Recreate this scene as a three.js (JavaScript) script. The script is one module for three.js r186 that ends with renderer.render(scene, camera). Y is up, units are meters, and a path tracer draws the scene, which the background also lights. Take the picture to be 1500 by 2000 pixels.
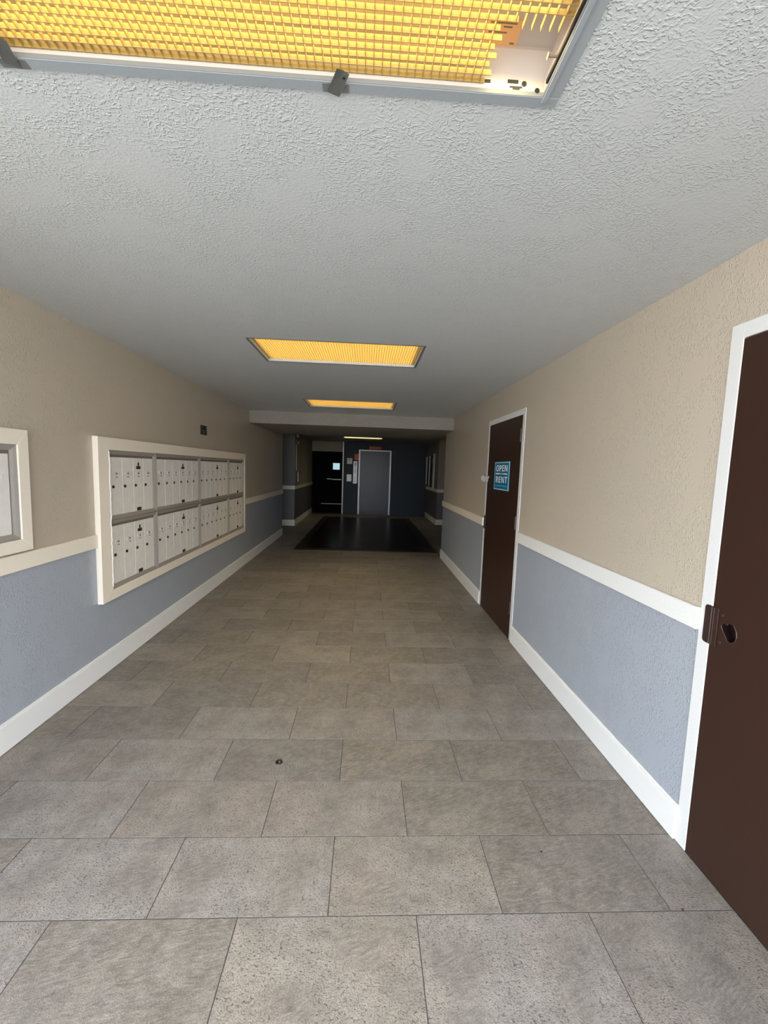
import * as THREE from 'three';
import { mergeGeometries } from 'three/addons/utils/BufferGeometryUtils.js';
import { RectAreaLightUniformsLib } from 'three/addons/lights/RectAreaLightUniformsLib.js';

// ------------------------------------------------------------------ camera, sky, exposure
const scene = new THREE.Scene();
const camera = new THREE.PerspectiveCamera(2 * Math.atan(1000 / 800) * 180 / Math.PI, 1500 / 2000, 0.05, 200);
camera.position.set(0, 1.5167, 0);
camera.rotation.set(-0.0990, -0.0456, 0.0339, 'YXZ');
camera.setViewOffset(1500, 2000, 0, 3.5, 1500, 2000);          // the lens centre lies a hair above the middle of the frame

const renderer = new THREE.WebGLRenderer({ antialias: true });
renderer.toneMapping = THREE.LinearToneMapping;
renderer.toneMappingExposure = 1.18;
renderer.shadowMap.enabled = true;
RectAreaLightUniformsLib.init();

// clear-day sky and a high sun behind the building: paving and sky light the corridor through the open entrance behind the camera
scene.background = new THREE.Color().setRGB(0.86, 0.97, 1.13);
scene.backgroundIntensity = 7.0;
const sun = new THREE.DirectionalLight(new THREE.Color().setRGB(1.0, 0.94, 0.84), 27);
sun.position.set(-6, 14, -5); sun.target.position.set(0, 0, 6);
sun.castShadow = true; sun.shadow.mapSize.set(2048, 2048);
Object.assign(sun.shadow.camera, { left: -16, right: 16, top: 16, bottom: -16, near: 0.5, far: 60 });
scene.add(sun, sun.target);

// brightness of the fluorescent tubes above the yellowed louvres
const TUBE = { light: [10.5, 12, 12, 6], glow: 0.45, color: new THREE.Color().setRGB(1.0, 0.78, 0.36) };

// ------------------------------------------------------------------ plan (metres)
const XL = -1.824, XR = 1.351, H = 2.353;                       // corridor walls and ceiling
const ZL0 = -0.9, ZR0 = 0.25, ZC0 = 1.2;                        // where left wall, right wall and ceiling begin, behind the camera
const ZB = -6.5, ZB2 = -8.5, YB = 2.165;                        // dropped beam
const ZLEND = -9.03, ZREND = -7.07;                             // ends of the corridor walls
const HL = 2.385, ZE = -13.55, ZD = -13.8, XE = -0.79, XLOB = 2.0, FAR = 4.4;
const RY0 = 0.921, RY1 = 1.012;                                 // chair rail
const BASE = 0.158;                                             // baseboard height

// ------------------------------------------------------------------ small tools
let seed = 7;
const rnd = () => { seed = (seed + 0x6D2B79F5) | 0; let t = Math.imul(seed ^ (seed >>> 15), 1 | seed); t = (t + Math.imul(t ^ (t >>> 7), 61 | t)) ^ t; return ((t ^ (t >>> 14)) >>> 0) / 4294967296; };
const names = new Map();
function numbered(n) { const k = names.get(n) ?? 0; names.set(n, k + 1); return k ? `${n}_${String(k).padStart(3, '0')}` : n; }
const shadows = (m) => { m.castShadow = true; m.receiveShadow = true; return m; };

// planar uv in metres, by the main direction of each face
function boxUV(g) {
  if (g.index) g = g.toNonIndexed();
  g.computeVertexNormals();
  const p = g.attributes.position, n = g.attributes.normal, uv = new Float32Array(p.count * 2);
  for (let i = 0; i < p.count; i += 3) {
    const ax = Math.abs(n.getX(i)), ay = Math.abs(n.getY(i)), az = Math.abs(n.getZ(i));
    for (let k = i; k < i + 3; k++) {
      const x = p.getX(k), y = p.getY(k), z = p.getZ(k);
      if (ax >= ay && ax >= az) { uv[k * 2] = z; uv[k * 2 + 1] = y; }
      else if (ay >= az) { uv[k * 2] = x; uv[k * 2 + 1] = z; }
      else { uv[k * 2] = x; uv[k * 2 + 1] = y; }
    }
  }
  g.setAttribute('uv', new THREE.BufferAttribute(uv, 2));
  return g;
}
function raw(tris) {
  const g = new THREE.BufferGeometry();
  g.setAttribute('position', new THREE.BufferAttribute(new Float32Array(tris), 3));
  return boxUV(g);
}
function clean(g) {                                             // only position, normal and uv, without index, so that anything merges
  if (g.index) g = g.toNonIndexed();
  for (const k of Object.keys(g.attributes)) if (!['position', 'normal', 'uv'].includes(k)) g.deleteAttribute(k);
  if (!g.attributes.normal) g.computeVertexNormals();
  if (!g.attributes.uv) g = boxUV(g);
  g.clearGroups();
  return g;
}
const merge = (list) => mergeGeometries(list.map(clean));
// box between two corners with chamfered edges (c = 0: plain)
function box(x0, x1, y0, y1, z0, z1, c = 0) {
  const lo = [Math.min(x0, x1), Math.min(y0, y1), Math.min(z0, z1)], hi = [Math.max(x0, x1), Math.max(y0, y1), Math.max(z0, z1)];
  if (!c) {
    const g = new THREE.BoxGeometry(hi[0] - lo[0], hi[1] - lo[1], hi[2] - lo[2]);
    g.translate((lo[0] + hi[0]) / 2, (lo[1] + hi[1]) / 2, (lo[2] + hi[2]) / 2);
    return boxUV(g);
  }
  const mid = lo.map((v, i) => (v + hi[i]) / 2), half = lo.map((v, i) => (hi[i] - v) / 2), t = [];
  const V = (s, a) => [0, 1, 2].map((i) => mid[i] + s[i] * (half[i] - (i === a ? 0 : c)));
  const tri = (a, b, d, n) => {
    const u = [b[0] - a[0], b[1] - a[1], b[2] - a[2]], v = [d[0] - a[0], d[1] - a[1], d[2] - a[2]];
    const k = (u[1] * v[2] - u[2] * v[1]) * n[0] + (u[2] * v[0] - u[0] * v[2]) * n[1] + (u[0] * v[1] - u[1] * v[0]) * n[2];
    t.push(...a, ...(k > 0 ? b : d), ...(k > 0 ? d : b));
  };
  const quad = (a, b, d, e, n) => { tri(a, b, d, n); tri(a, d, e, n); };
  const S = [-1, 1];
  for (let a = 0; a < 3; a++) {
    const b = (a + 1) % 3, d = (a + 2) % 3, mk = (sa, sb, sd) => { const s = [0, 0, 0]; s[a] = sa; s[b] = sb; s[d] = sd; return s; };
    for (const s of S) {
      const n = mk(s, 0, 0);
      quad(V(mk(s, -1, -1), a), V(mk(s, 1, -1), a), V(mk(s, 1, 1), a), V(mk(s, -1, 1), a), n);
      for (const s2 of S) quad(V(mk(s, s2, -1), a), V(mk(s, s2, 1), a), V(mk(s, s2, 1), b), V(mk(s, s2, -1), b), mk(s, s2, 0));
    }
  }
  for (const sx of S) for (const sy of S) for (const sz of S) tri(V([sx, sy, sz], 0), V([sx, sy, sz], 1), V([sx, sy, sz], 2), [sx, sy, sz]);
  return raw(t);
}
const cyl = (r0, r1, h, x, y, z, axis = 'y', n = 20) => {
  const g = new THREE.CylinderGeometry(r1, r0, h, n);
  if (axis === 'x') g.rotateZ(-Math.PI / 2);
  if (axis === 'z') g.rotateX(Math.PI / 2);
  return g.translate(x, y, z);
};
// top-level thing: a Group at its base; parts are given in world coordinates and moved into it
function tag(o, label, category, group) {
  if (label) o.userData.label = label;
  if (category) o.userData.category = category;
  if (group) o.userData.group = group;
  return o;
}
function thing(name, label, category, at, group) {
  const o = new THREE.Group();
  o.name = numbered(name); o.position.set(...at); scene.add(o);
  return tag(o, label, category, group);
}
function base(parent) { const v = new THREE.Vector3(); for (let p = parent; p && p !== scene; p = p.parent) v.add(p.position); return v; }
function part(parent, name, geo, mat, label) {
  const b = base(parent), m = shadows(new THREE.Mesh(geo.translate(-b.x, -b.y, -b.z), mat));
  m.name = name; parent.add(m);
  if (label) m.userData.label = label;
  return m;
}
function struct(name, geo, mat, label) {
  const m = shadows(new THREE.Mesh(geo, mat));
  m.name = numbered(name); m.userData.kind = 'structure'; scene.add(m);
  if (label) m.userData.label = label;
  return m;
}
function structGroup(name, at, label) {
  const g = new THREE.Group(); g.name = numbered(name); g.position.set(...at); g.userData.kind = 'structure'; scene.add(g);
  if (label) g.userData.label = label;
  return g;
}

// ------------------------------------------------------------------ noise and textures
function makeNoise(sd) {
  const P = new Uint8Array(512), gx = new Float32Array(256), gy = new Float32Array(256);
  let s = sd; const r = () => { s = (Math.imul(s, 1664525) + 1013904223) >>> 0; return s / 4294967296; };
  const a = [...Array(256).keys()];
  for (let i = 255; i > 0; i--) { const j = Math.floor(r() * (i + 1)); [a[i], a[j]] = [a[j], a[i]]; }
  for (let i = 0; i < 512; i++) P[i] = a[i & 255];
  for (let i = 0; i < 256; i++) { const t = r() * Math.PI * 2; gx[i] = Math.cos(t); gy[i] = Math.sin(t); }
  return (x, y, px, py) => {                                    // periodic gradient noise, about -1..1
    const xf = Math.floor(x), yf = Math.floor(y), dx = x - xf, dy = y - yf;
    const x0 = ((xf % px) + px) % px, y0 = ((yf % py) + py) % py, x1 = (x0 + 1) % px, y1 = (y0 + 1) % py;
    const u = dx * dx * dx * (dx * (dx * 6 - 15) + 10), v = dy * dy * dy * (dy * (dy * 6 - 15) + 10);
    const h = (i, j, ex, ey) => { const k = P[(P[i & 255] + j) & 511]; return gx[k] * ex + gy[k] * ey; };
    const n0 = h(x0, y0, dx, dy), n1 = h(x1, y0, dx - 1, dy), n2 = h(x0, y1, dx, dy - 1), n3 = h(x1, y1, dx - 1, dy - 1);
    const p = n0 + (n1 - n0) * u, q = n2 + (n3 - n2) * u;
    return (p + (q - p) * v) * 1.5;
  };
}
const sm = (a, b, x) => { const t = Math.min(1, Math.max(0, (x - a) / (b - a))); return t * t * (3 - 2 * t); };
function heightTex(w, h, size, f) {                             // f(u, v) in 0..1 -> height in 0..1; size = metres per repeat
  const d = new Float32Array(w * h);
  for (let y = 0; y < h; y++) for (let x = 0; x < w; x++) d[y * w + x] = f((x + 0.5) / w, (y + 0.5) / h);
  const t = new THREE.DataTexture(d, w, h, THREE.RedFormat, THREE.FloatType);
  t.wrapS = t.wrapT = THREE.RepeatWrapping; t.magFilter = THREE.LinearFilter;
  t.repeat.set(1 / size[0], 1 / size[1]); t.needsUpdate = true;
  return t;
}
function colorTex(w, h, size, f) {                              // f -> [r, g, b] as sRGB 0..255
  const d = new Uint8Array(w * h * 4);
  for (let y = 0; y < h; y++) for (let x = 0; x < w; x++) {
    const c = f((x + 0.5) / w, (y + 0.5) / h, x, y), i = (y * w + x) * 4;
    d[i] = c[0]; d[i + 1] = c[1]; d[i + 2] = c[2]; d[i + 3] = 255;
  }
  const t = new THREE.DataTexture(d, w, h);
  t.colorSpace = THREE.SRGBColorSpace; t.wrapS = t.wrapT = THREE.RepeatWrapping; t.magFilter = THREE.LinearFilter;
  t.repeat.set(1 / size[0], 1 / size[1]); t.needsUpdate = true;
  return t;
}
const N1 = makeNoise(11), N2 = makeNoise(23), N3 = makeNoise(37), N4 = makeNoise(53);

// heavy trowelled texture of the ceiling: crumbly low ridges, with flatter patches between
const ceilBump = heightTex(2048, 2048, [1.7, 1.7], (u, v) => {
  const wx = u + 0.005 * N3(u * 34, v * 34, 34, 34), wy = v + 0.005 * N4(u * 34, v * 34, 34, 34);
  const f = N1(wx * 140, wy * 180, 140, 180) + 0.8 * N2(wx * 270, wy * 340, 270, 340) + 0.5 * N3(wx * 510, wy * 590, 510, 590);
  const a = 1 - Math.abs(N4(wx * 170, wy * 230, 170, 230));
  const patch = sm(-0.55, 0.15, N3(u * 9, v * 11, 9, 11) + 0.6 * N4(u * 22, v * 26, 22, 26));
  return Math.min(1, 0.1 + (0.3 + 0.7 * patch) * (0.55 * sm(0.05, 0.55, f) + 0.25 * sm(0.8, 0.98, a) * sm(-0.2, 0.3, f)) + 0.05 * N2(wx * 330, wy * 330, 330, 330));
});
// spatter drops on the walls, a little longer than wide, stamped one by one on a gently rolling ground
const wallBump = (() => {
  const n = 2048, size = 1.7, d = new Float32Array(n * n), px = n / size;
  let sd = 4711; const r = () => { sd = (Math.imul(sd, 1664525) + 1013904223) >>> 0; return sd / 4294967296; };
  for (let y = 0; y < n; y++) for (let x = 0; x < n; x++) d[y * n + x] = 0.1 + 0.05 * N1(x / n * 40, y / n * 30, 40, 30) + 0.025 * N2(x / n * 300, y / n * 260, 300, 260);
  for (let k = 0; k < 44000; k++) {
    const cx = r() * n, cy = r() * n, q = r(), rx = (0.0014 + 0.0024 * q * r()) * px, ry = rx * (1.2 + 1.6 * r()), tilt = (r() - 0.5) * 1.1, top = 0.25 + 0.75 * q * r();
    if (N3(cx / n * 14, cy / n * 10, 14, 10) < -0.25 + 0.5 * (r() - 0.5)) continue;
    const c = Math.cos(tilt), s = Math.sin(tilt), R = Math.ceil(Math.max(rx, ry)) + 1;
    for (let j = -R; j <= R; j++) for (let i = -R; i <= R; i++) {
      const e = ((i * c + j * s) / rx) ** 2 + ((-i * s + j * c) / ry) ** 2;
      if (e >= 1) continue;
      const at = (((Math.floor(cy) + j) % n + n) % n) * n + ((Math.floor(cx) + i) % n + n) % n;
      d[at] = Math.max(d[at], 0.1 + top * (1 - e) * (1 - 0.35 * (1 - e)));
    }
  }
  const t = new THREE.DataTexture(d, n, n, THREE.RedFormat, THREE.FloatType);
  t.wrapS = t.wrapT = THREE.RepeatWrapping; t.magFilter = THREE.LinearFilter; t.repeat.set(1 / size, 1 / size); t.needsUpdate = true;
  return t;
})();
const brushBump = heightTex(512, 512, [0.8, 0.8], (u, v) => 0.5 + 0.25 * N1(u * 24, v * 5, 24, 5) + 0.2 * N2(u * 90, v * 70, 90, 70));
const scuff = (c, amt, sx = 2) => colorTex(512, 512, [sx, sx], (u, v) => {
  const n = N1(u * 9, v * 9, 9, 9) * 0.5 + N2(u * 40, v * 40, 40, 40) * 0.35 + N3(u * 120, v * 120, 120, 120) * 0.3;
  return c.map((k) => Math.max(0, Math.min(255, k * (1 + amt * n))));
});

// slate-look floor tiles, two characters (rippled and pitted), a few prints of each
const tileMats = [];
for (let k = 0; k < 6; k++) {
  const ns = makeNoise(101 + k * 17), nt = makeNoise(409 + k * 29), pitted = k % 2, ang = -0.28 - 0.13 * (k % 3), ca = Math.cos(ang), sa = Math.sin(ang);
  const W = 1024, Hh = 512, height = new Float32Array(W * Hh), big = 4096;
  for (let y = 0; y < Hh; y++) for (let x = 0; x < W; x++) {
    const X = x / W * 0.6 + 3, Y = y / Hh * 0.3 + 3;
    const wx = X + 0.007 * ns(X * 14, Y * 14, big, big), wy = Y + 0.007 * nt(X * 14, Y * 14, big, big);
    const p = wx * ca + wy * sa, q = -wx * sa + wy * ca;
    const area = sm(-0.35, 0.35, ns(X * 5 + 9, Y * 7, big, big) + (pitted ? 0.25 : -0.3));
    const rip = 0.42 * ns(p * 21, q * 88, big, big) + 0.42 * nt(p * 46, q * 165, big, big) + 0.2 * ns(p * 120, q * 300, big, big);
    const pm = nt(X * 40 + 5, Y * 46, big, big), pit = -sm(0.12, 0.75, ns(wx * 95, wy * 130, big, big) + 0.5 * nt(X * 260, Y * 300, big, big)) * (0.65 + 0.6 * pm) - 0.6 * sm(0.0, 0.7, nt(X * 190 + 3, Y * 240, big, big) + 0.5 * ns(X * 430, Y * 470, big, big)) * (0.8 - 0.5 * pm);
    const cl = nt(X * 7, Y * 8, big, big), ledge = sm(-0.03, 0.03, cl + 0.25 * ns(X * 60, Y * 66, big, big)) * 0.16;
    const grit = 0.16 * nt(X * 420, Y * 420, big, big);
    height[y * W + x] = 0.62 + 0.24 * (1 - area) * rip + 0.34 * area * (pit + 0.42) + ledge * 0.28 + 0.08 * ns(X * 30, Y * 34, big, big) + grit * 0.5;
  }
  const bump = new THREE.DataTexture(height, W, Hh, THREE.RedFormat, THREE.FloatType);
  bump.magFilter = THREE.LinearFilter; bump.wrapS = bump.wrapT = THREE.RepeatWrapping; bump.needsUpdate = true;
  const tone = [[122, 115, 107], [126, 119, 111], [118, 112, 106], [124, 118, 112], [121, 114, 105], [123, 116, 109]][k];
  const col = colorTex(W, Hh, [1, 1], (u, v, x, y) => {
    const X = u * 0.6 + 3, Y = v * 0.3 + 3, h = height[y * W + x];
    const patch = 0.55 * ns(X * 6 + 20, Y * 7, big, big) + 0.45 * nt(X * 15, Y * 17 + 40, big, big), warm = nt(X * 4 + 60, Y * 5, big, big);
    const f = 1 + 0.075 * patch + 0.85 * (h - 0.62) + 0.09 * ns(X * 150 + 7, Y * 170, big, big) + 0.10 * nt(X * 290, Y * 310 + 11, big, big);
    return [tone[0] * f * (1 + 0.012 * warm), tone[1] * f, tone[2] * f * (1 - 0.012 * warm)].map((c) => Math.max(0, Math.min(255, c)));
  });
  tileMats.push(new THREE.MeshStandardMaterial({ name: `slate tile ${k}`, map: col, bumpMap: bump, bumpScale: 0.0026, roughness: 0.5 }));
}

// ------------------------------------------------------------------ materials
const std = (o) => new THREE.MeshStandardMaterial(o);
const rgb = (r, g, b) => new THREE.Color().setRGB(r, g, b);
const M = {
  tan: std({ color: rgb(0.505, 0.435, 0.34), bumpMap: wallBump, bumpScale: 0.0028, roughness: 0.34 }),
  blue: std({ color: rgb(0.36, 0.385, 0.42), bumpMap: wallBump, bumpScale: 0.0032, roughness: 0.26 }),
  ceiling: std({ color: rgb(0.545, 0.575, 0.60), bumpMap: ceilBump, bumpScale: 0.0018, roughness: 0.36 }),
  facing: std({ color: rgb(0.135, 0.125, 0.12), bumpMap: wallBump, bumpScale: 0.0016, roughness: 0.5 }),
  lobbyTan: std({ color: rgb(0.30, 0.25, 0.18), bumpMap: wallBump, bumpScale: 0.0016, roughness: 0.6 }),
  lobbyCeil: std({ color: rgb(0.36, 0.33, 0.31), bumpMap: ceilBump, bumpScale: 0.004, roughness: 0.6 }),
  trim: std({ color: rgb(0.79, 0.78, 0.745), bumpMap: brushBump, bumpScale: 0.0006, roughness: 0.42 }),
  frameWhite: std({ color: rgb(0.71, 0.705, 0.68), bumpMap: brushBump, bumpScale: 0.0006, roughness: 0.45 }),
  cream: std({ color: rgb(0.84, 0.76, 0.63), bumpMap: brushBump, bumpScale: 0.0006, roughness: 0.45 }),
  grout: std({ color: rgb(0.07, 0.062, 0.062), roughness: 0.9 }),
  brown: new THREE.MeshPhysicalMaterial({ color: rgb(0.036, 0.016, 0.0105), bumpMap: brushBump, bumpScale: 0.0003, roughness: 0.38, specularIntensity: 0.6 }),
  brownPlate: std({ color: rgb(0.036, 0.017, 0.013), roughness: 0.33 }),
  holeDark: new THREE.MeshPhysicalMaterial({ color: rgb(0.010, 0.003, 0.004), roughness: 0.6, specularIntensity: 0.4 }),
  alu: std({ color: rgb(0.37, 0.34, 0.30), metalness: 0.25, roughness: 0.45 }),
  hood: std({ color: rgb(0.17, 0.135, 0.105), roughness: 0.5 }),
  mailDoor: std({ map: scuff([226, 222, 214], 0.04, 0.5), roughness: 0.4 }),
  holder: std({ color: rgb(0.72, 0.71, 0.69), roughness: 0.25 }),
  ink: std({ color: rgb(0.13, 0.12, 0.11), roughness: 0.5 }),
  lockDark: std({ color: rgb(0.05, 0.042, 0.035), roughness: 0.35, metalness: 0.6 }),
  slotDark: std({ color: rgb(0.02, 0.017, 0.015), roughness: 0.7 }),
  mat: new THREE.MeshPhysicalMaterial({ color: rgb(0.017, 0.007, 0.005), roughness: 0.27, specularIntensity: 0.25 }),
  matBorder: new THREE.MeshPhysicalMaterial({ color: rgb(0.024, 0.015, 0.012), roughness: 0.3, specularIntensity: 0.25 }),
  navy: new THREE.MeshPhysicalMaterial({ color: rgb(0.027, 0.034, 0.044), bumpMap: wallBump, bumpScale: 0.0016, roughness: 0.5, specularIntensity: 0.4 }),
  steel: std({ color: rgb(0.023, 0.0215, 0.0215), bumpMap: brushBump, bumpScale: 0.0012, metalness: 0.85, roughness: 0.3 }),
  steelFrame: std({ color: rgb(0.26, 0.24, 0.225), metalness: 0.6, roughness: 0.36 }),
  blackDoor: new THREE.MeshPhysicalMaterial({ color: rgb(0.003, 0.003, 0.004), roughness: 0.9, specularIntensity: 0.15 }),
  black: std({ color: rgb(0.01, 0.01, 0.011), roughness: 0.5 }),
  gunmetal: std({ color: rgb(0.20, 0.20, 0.20), metalness: 0.7, roughness: 0.35 }),
  flange: std({ color: rgb(0.30, 0.335, 0.37), roughness: 0.4, bumpMap: brushBump, bumpScale: 0.0006 }),
  lip: std({ color: rgb(0.19, 0.205, 0.215), roughness: 0.5 }),
  flangeDark: std({ color: rgb(0.16, 0.15, 0.13), roughness: 0.5 }),
  lampWhite: std({ color: rgb(0.50, 0.45, 0.425), roughness: 0.5 }),
  louver: new THREE.MeshPhysicalMaterial({ color: rgb(0.46, 0.345, 0.135), roughness: 0.95, transmission: 0.4, thickness: 0, specularIntensity: 0.3 }),
  louverPale: new THREE.MeshPhysicalMaterial({ color: rgb(0.90, 0.88, 0.68), roughness: 0.95, transmission: 0.4, thickness: 0, specularIntensity: 0.3 }),
  tube: std({ color: rgb(0.8, 0.8, 0.78), emissive: TUBE.color, emissiveIntensity: TUBE.glow, roughness: 0.3 }),
  tape: std({ color: rgb(0.105, 0.11, 0.105), roughness: 0.55 }),
  tapeOld: std({ color: rgb(0.15, 0.15, 0.147), roughness: 0.7 }),
  rust: std({ color: rgb(0.22, 0.17, 0.13), metalness: 0.5, roughness: 0.5 }),
  white: std({ color: rgb(0.78, 0.77, 0.76), roughness: 0.5 }),
  paleSign: std({ color: rgb(0.66, 0.63, 0.60), roughness: 0.45 }),
  panelSteel: std({ color: rgb(0.52, 0.48, 0.48), metalness: 0.35, roughness: 0.4 }),
  red: std({ color: rgb(0.42, 0.045, 0.015), roughness: 0.5 }),
  redLight: std({ color: rgb(0.55, 0.12, 0.06), roughness: 0.5 }),
  redLens: std({ color: rgb(0.20, 0.02, 0.03), roughness: 0.3 }),
  redInk: std({ color: rgb(0.13, 0.008, 0.03), roughness: 0.5 }),
  orange: std({ color: rgb(0.75, 0.13, 0.012), roughness: 0.55 }),
  paneGlow: std({ color: rgb(0.1, 0.12, 0.12), emissive: rgb(0.34, 0.56, 0.60), emissiveIntensity: 0.85, roughness: 0.2 }),
  concrete: std({ map: scuff([172, 164, 150], 0.18, 3), roughness: 0.85 }),
  pullPale: std({ color: rgb(0.5, 0.48, 0.45), metalness: 0.4, roughness: 0.4 }),
};

// ------------------------------------------------------------------ floor: grout bed with one mesh per tile
const TW = 0.604, TD = 0.305, TX0 = -0.389, TZ0 = -1.254, GAP = 0.0036;
const floor = struct('floor', box(-FAR, FAR, -0.12, -0.0014, ZE - 1.2, 0.9), M.grout, 'grey slate-look tile floor laid in running bond');
{
  const UV = (g, x0, z0, fu, fv) => {                           // print coordinates within the full tile, mirrored for variety
    const p = g.attributes.position, uv = g.attributes.uv;
    for (let i = 0; i < p.count; i++) {
      let u = (p.getX(i) - x0) / TW, v = (p.getZ(i) - z0) / TD;
      uv.setXY(i, fu ? 1 - u : u, fv ? 1 - v : v);
    }
    return g;
  };
  const cache = [];
  for (let fu = 0; fu < 2; fu++) for (let fv = 0; fv < 2; fv++) cache.push(UV(box(GAP / 2, TW - GAP / 2, -0.012, 0, GAP / 2, TD - GAP / 2, 0.0003), 0, 0, fu, fv));
  let n = 0;
  const matX0 = -1.302, matX1 = 1.375, matZ0 = -7.48, matZ1 = -12.75;
  for (let row = -8; row < 41; row++) {
    const z1 = TZ0 - row * TD + TD, z0 = z1 - TD;               // row 0 lies just in front of the first joint
    if (z0 < ZE - 0.25) break;
    if (z1 > 0.9) continue;
    let xa = XL, xb = XR;
    if (z1 <= ZREND) xb = 3.3;
    if (z1 <= ZLEND && z0 >= -10.55) xa = -3.0;
    if (z0 < -11.5) xb = XLOB;
    for (let c = -6; c < 6; c++) {
      const x0 = TX0 + (c + (((row % 2) + 2) % 2 ? 0.5 : 0)) * TW, x1 = x0 + TW;
      const k0 = Math.max(x0, xa), k1 = Math.min(x1, xb);
      if (k1 - k0 < 0.03) continue;
      if (z0 < ZE && k0 > XE - 0.3) continue;
      if (k0 > matX0 && k1 < matX1 && z1 < matZ0 && z0 > matZ1) continue;   // under the mat
      const fu = rnd() > 0.5 ? 1 : 0, fv = fu, mat = tileMats[Math.floor(rnd() * 6)];
      let m;
      if (k0 === x0 && k1 === x1) { m = new THREE.Mesh(cache[fu * 2 + fv], mat); m.position.set(x0, 0, z0); }
      else { m = new THREE.Mesh(UV(box(k0 + GAP / 2, k1 - GAP / 2, -0.012, 0, z0 + GAP / 2, z0 + TD - GAP / 2, 0.0003), x0, z0, fu, fv), mat); }
      m.rotation.set(0, 0, 0);
      m.name = n ? `floor_tile_${String(n).padStart(3, '0')}` : 'floor_tile'; n++;
      floor.add(shadows(m));
    }
  }
  // glossy dark mat let into the lobby floor
  const mat = thing('floor_mat', 'large glossy dark brown floor mat in front of the elevator', 'mat', [0.036, 0, -10.1]);
  const b = 0.17;
  part(mat, 'border', merge([box(matX0, matX0 + b, 0.0005, 0.007, matZ1, matZ0, 0.002), box(matX1 - b, matX1, 0.0005, 0.007, matZ1, matZ0, 0.002),
    box(matX0 + b, matX1 - b, 0.0005, 0.007, matZ0 - b, matZ0, 0.002), box(matX0 + b, matX1 - b, 0.0005, 0.007, matZ1, matZ1 + b, 0.002)]), M.matBorder);
  part(mat, 'pad', box(matX0 + b, matX1 - b, 0.0005, 0.009, matZ1 + b, matZ0 - b, 0.002), M.mat);
}
struct('ground', box(-14, 14, -0.3, -0.03, 0.9, 22), M.concrete, 'concrete paving outside the entrance');

// ------------------------------------------------------------------ walls
const D1 = { z0: -4.53, z1: -3.575, o0: -4.575, o1: -3.517, top: 2.035, oTop: 2.088 };   // far door: leaf and outer frame edges
const D2 = { z0: -1.477, z1: -0.562, o0: -1.532, o1: -0.507, top: 2.033, oTop: 2.09 };   // near door
const SPLIT = 0.965;
function wall(name, label, tanBoxes, blueBoxes, upper = M.tan, lower = M.blue) {
  const w = struct(name, merge(tanBoxes.map((b) => box(...b))), upper, label);
  const l = shadows(new THREE.Mesh(merge(blueBoxes.map((b) => box(...b))), lower)); l.name = 'wainscot'; w.add(l);
  return w;
}
wall('wall_left', 'left corridor wall, tan above and blue grey below the white rail', [[-FAR, XL, SPLIT, H + 0.3, ZLEND, ZL0]], [[-FAR, XL, -0.1, SPLIT, ZLEND, ZL0]]);
{
  const tanB = [], blueB = [], seg = (z0, z1) => { tanB.push([XR, FAR, SPLIT, H + 0.3, z0, z1]); blueB.push([XR, FAR, -0.1, SPLIT, z0, z1]); };
  seg(ZREND, D1.z0 - 0.012); seg(D1.z1 + 0.012, D2.z0 - 0.012); seg(D2.z1 + 0.012, ZR0);
  for (const D of [D1, D2]) { tanB.push([XR, FAR, D.top + 0.012, H + 0.3, D.z0 - 0.012, D.z1 + 0.012]); tanB.push([XR + 0.13, FAR, SPLIT, D.top + 0.012, D.z0 - 0.012, D.z1 + 0.012]); blueB.push([XR + 0.13, FAR, -0.1, SPLIT, D.z0 - 0.012, D.z1 + 0.012]); }
  wall('wall_right', 'right corridor wall, tan above and blue grey below the white rail', tanB, blueB);
}
// far part of the lobby
{
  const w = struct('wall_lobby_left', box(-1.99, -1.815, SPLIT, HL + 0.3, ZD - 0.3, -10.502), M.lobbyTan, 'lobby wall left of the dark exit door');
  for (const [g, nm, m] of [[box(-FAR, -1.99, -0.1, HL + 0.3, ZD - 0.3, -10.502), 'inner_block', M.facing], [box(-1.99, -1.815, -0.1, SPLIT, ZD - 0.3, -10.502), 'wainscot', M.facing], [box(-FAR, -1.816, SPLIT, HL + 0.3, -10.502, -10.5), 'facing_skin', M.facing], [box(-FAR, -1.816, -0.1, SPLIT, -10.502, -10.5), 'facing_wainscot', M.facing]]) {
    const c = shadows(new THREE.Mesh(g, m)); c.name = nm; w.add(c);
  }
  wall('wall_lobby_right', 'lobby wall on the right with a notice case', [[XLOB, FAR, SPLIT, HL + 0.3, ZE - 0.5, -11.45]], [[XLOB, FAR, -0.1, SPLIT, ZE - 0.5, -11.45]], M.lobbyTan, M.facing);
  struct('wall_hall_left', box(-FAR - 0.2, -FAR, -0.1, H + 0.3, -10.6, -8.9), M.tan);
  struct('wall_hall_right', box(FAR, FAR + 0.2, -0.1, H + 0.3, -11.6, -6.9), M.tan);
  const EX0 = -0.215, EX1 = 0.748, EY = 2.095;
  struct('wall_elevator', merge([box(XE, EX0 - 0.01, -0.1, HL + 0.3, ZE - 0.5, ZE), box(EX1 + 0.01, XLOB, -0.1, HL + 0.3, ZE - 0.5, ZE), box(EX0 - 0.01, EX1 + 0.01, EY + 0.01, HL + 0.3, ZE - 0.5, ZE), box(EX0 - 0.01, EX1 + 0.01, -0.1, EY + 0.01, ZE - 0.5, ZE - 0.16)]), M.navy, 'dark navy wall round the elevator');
  struct('wall_far', merge([box(-1.83, XE, 2.055, HL + 0.3, ZD - 0.2, ZD), box(-1.83, XE, -0.1, 2.055, ZD - 0.3, ZD - 0.12)]), M.lobbyTan, 'wall panel above the dark exit door');
}

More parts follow.
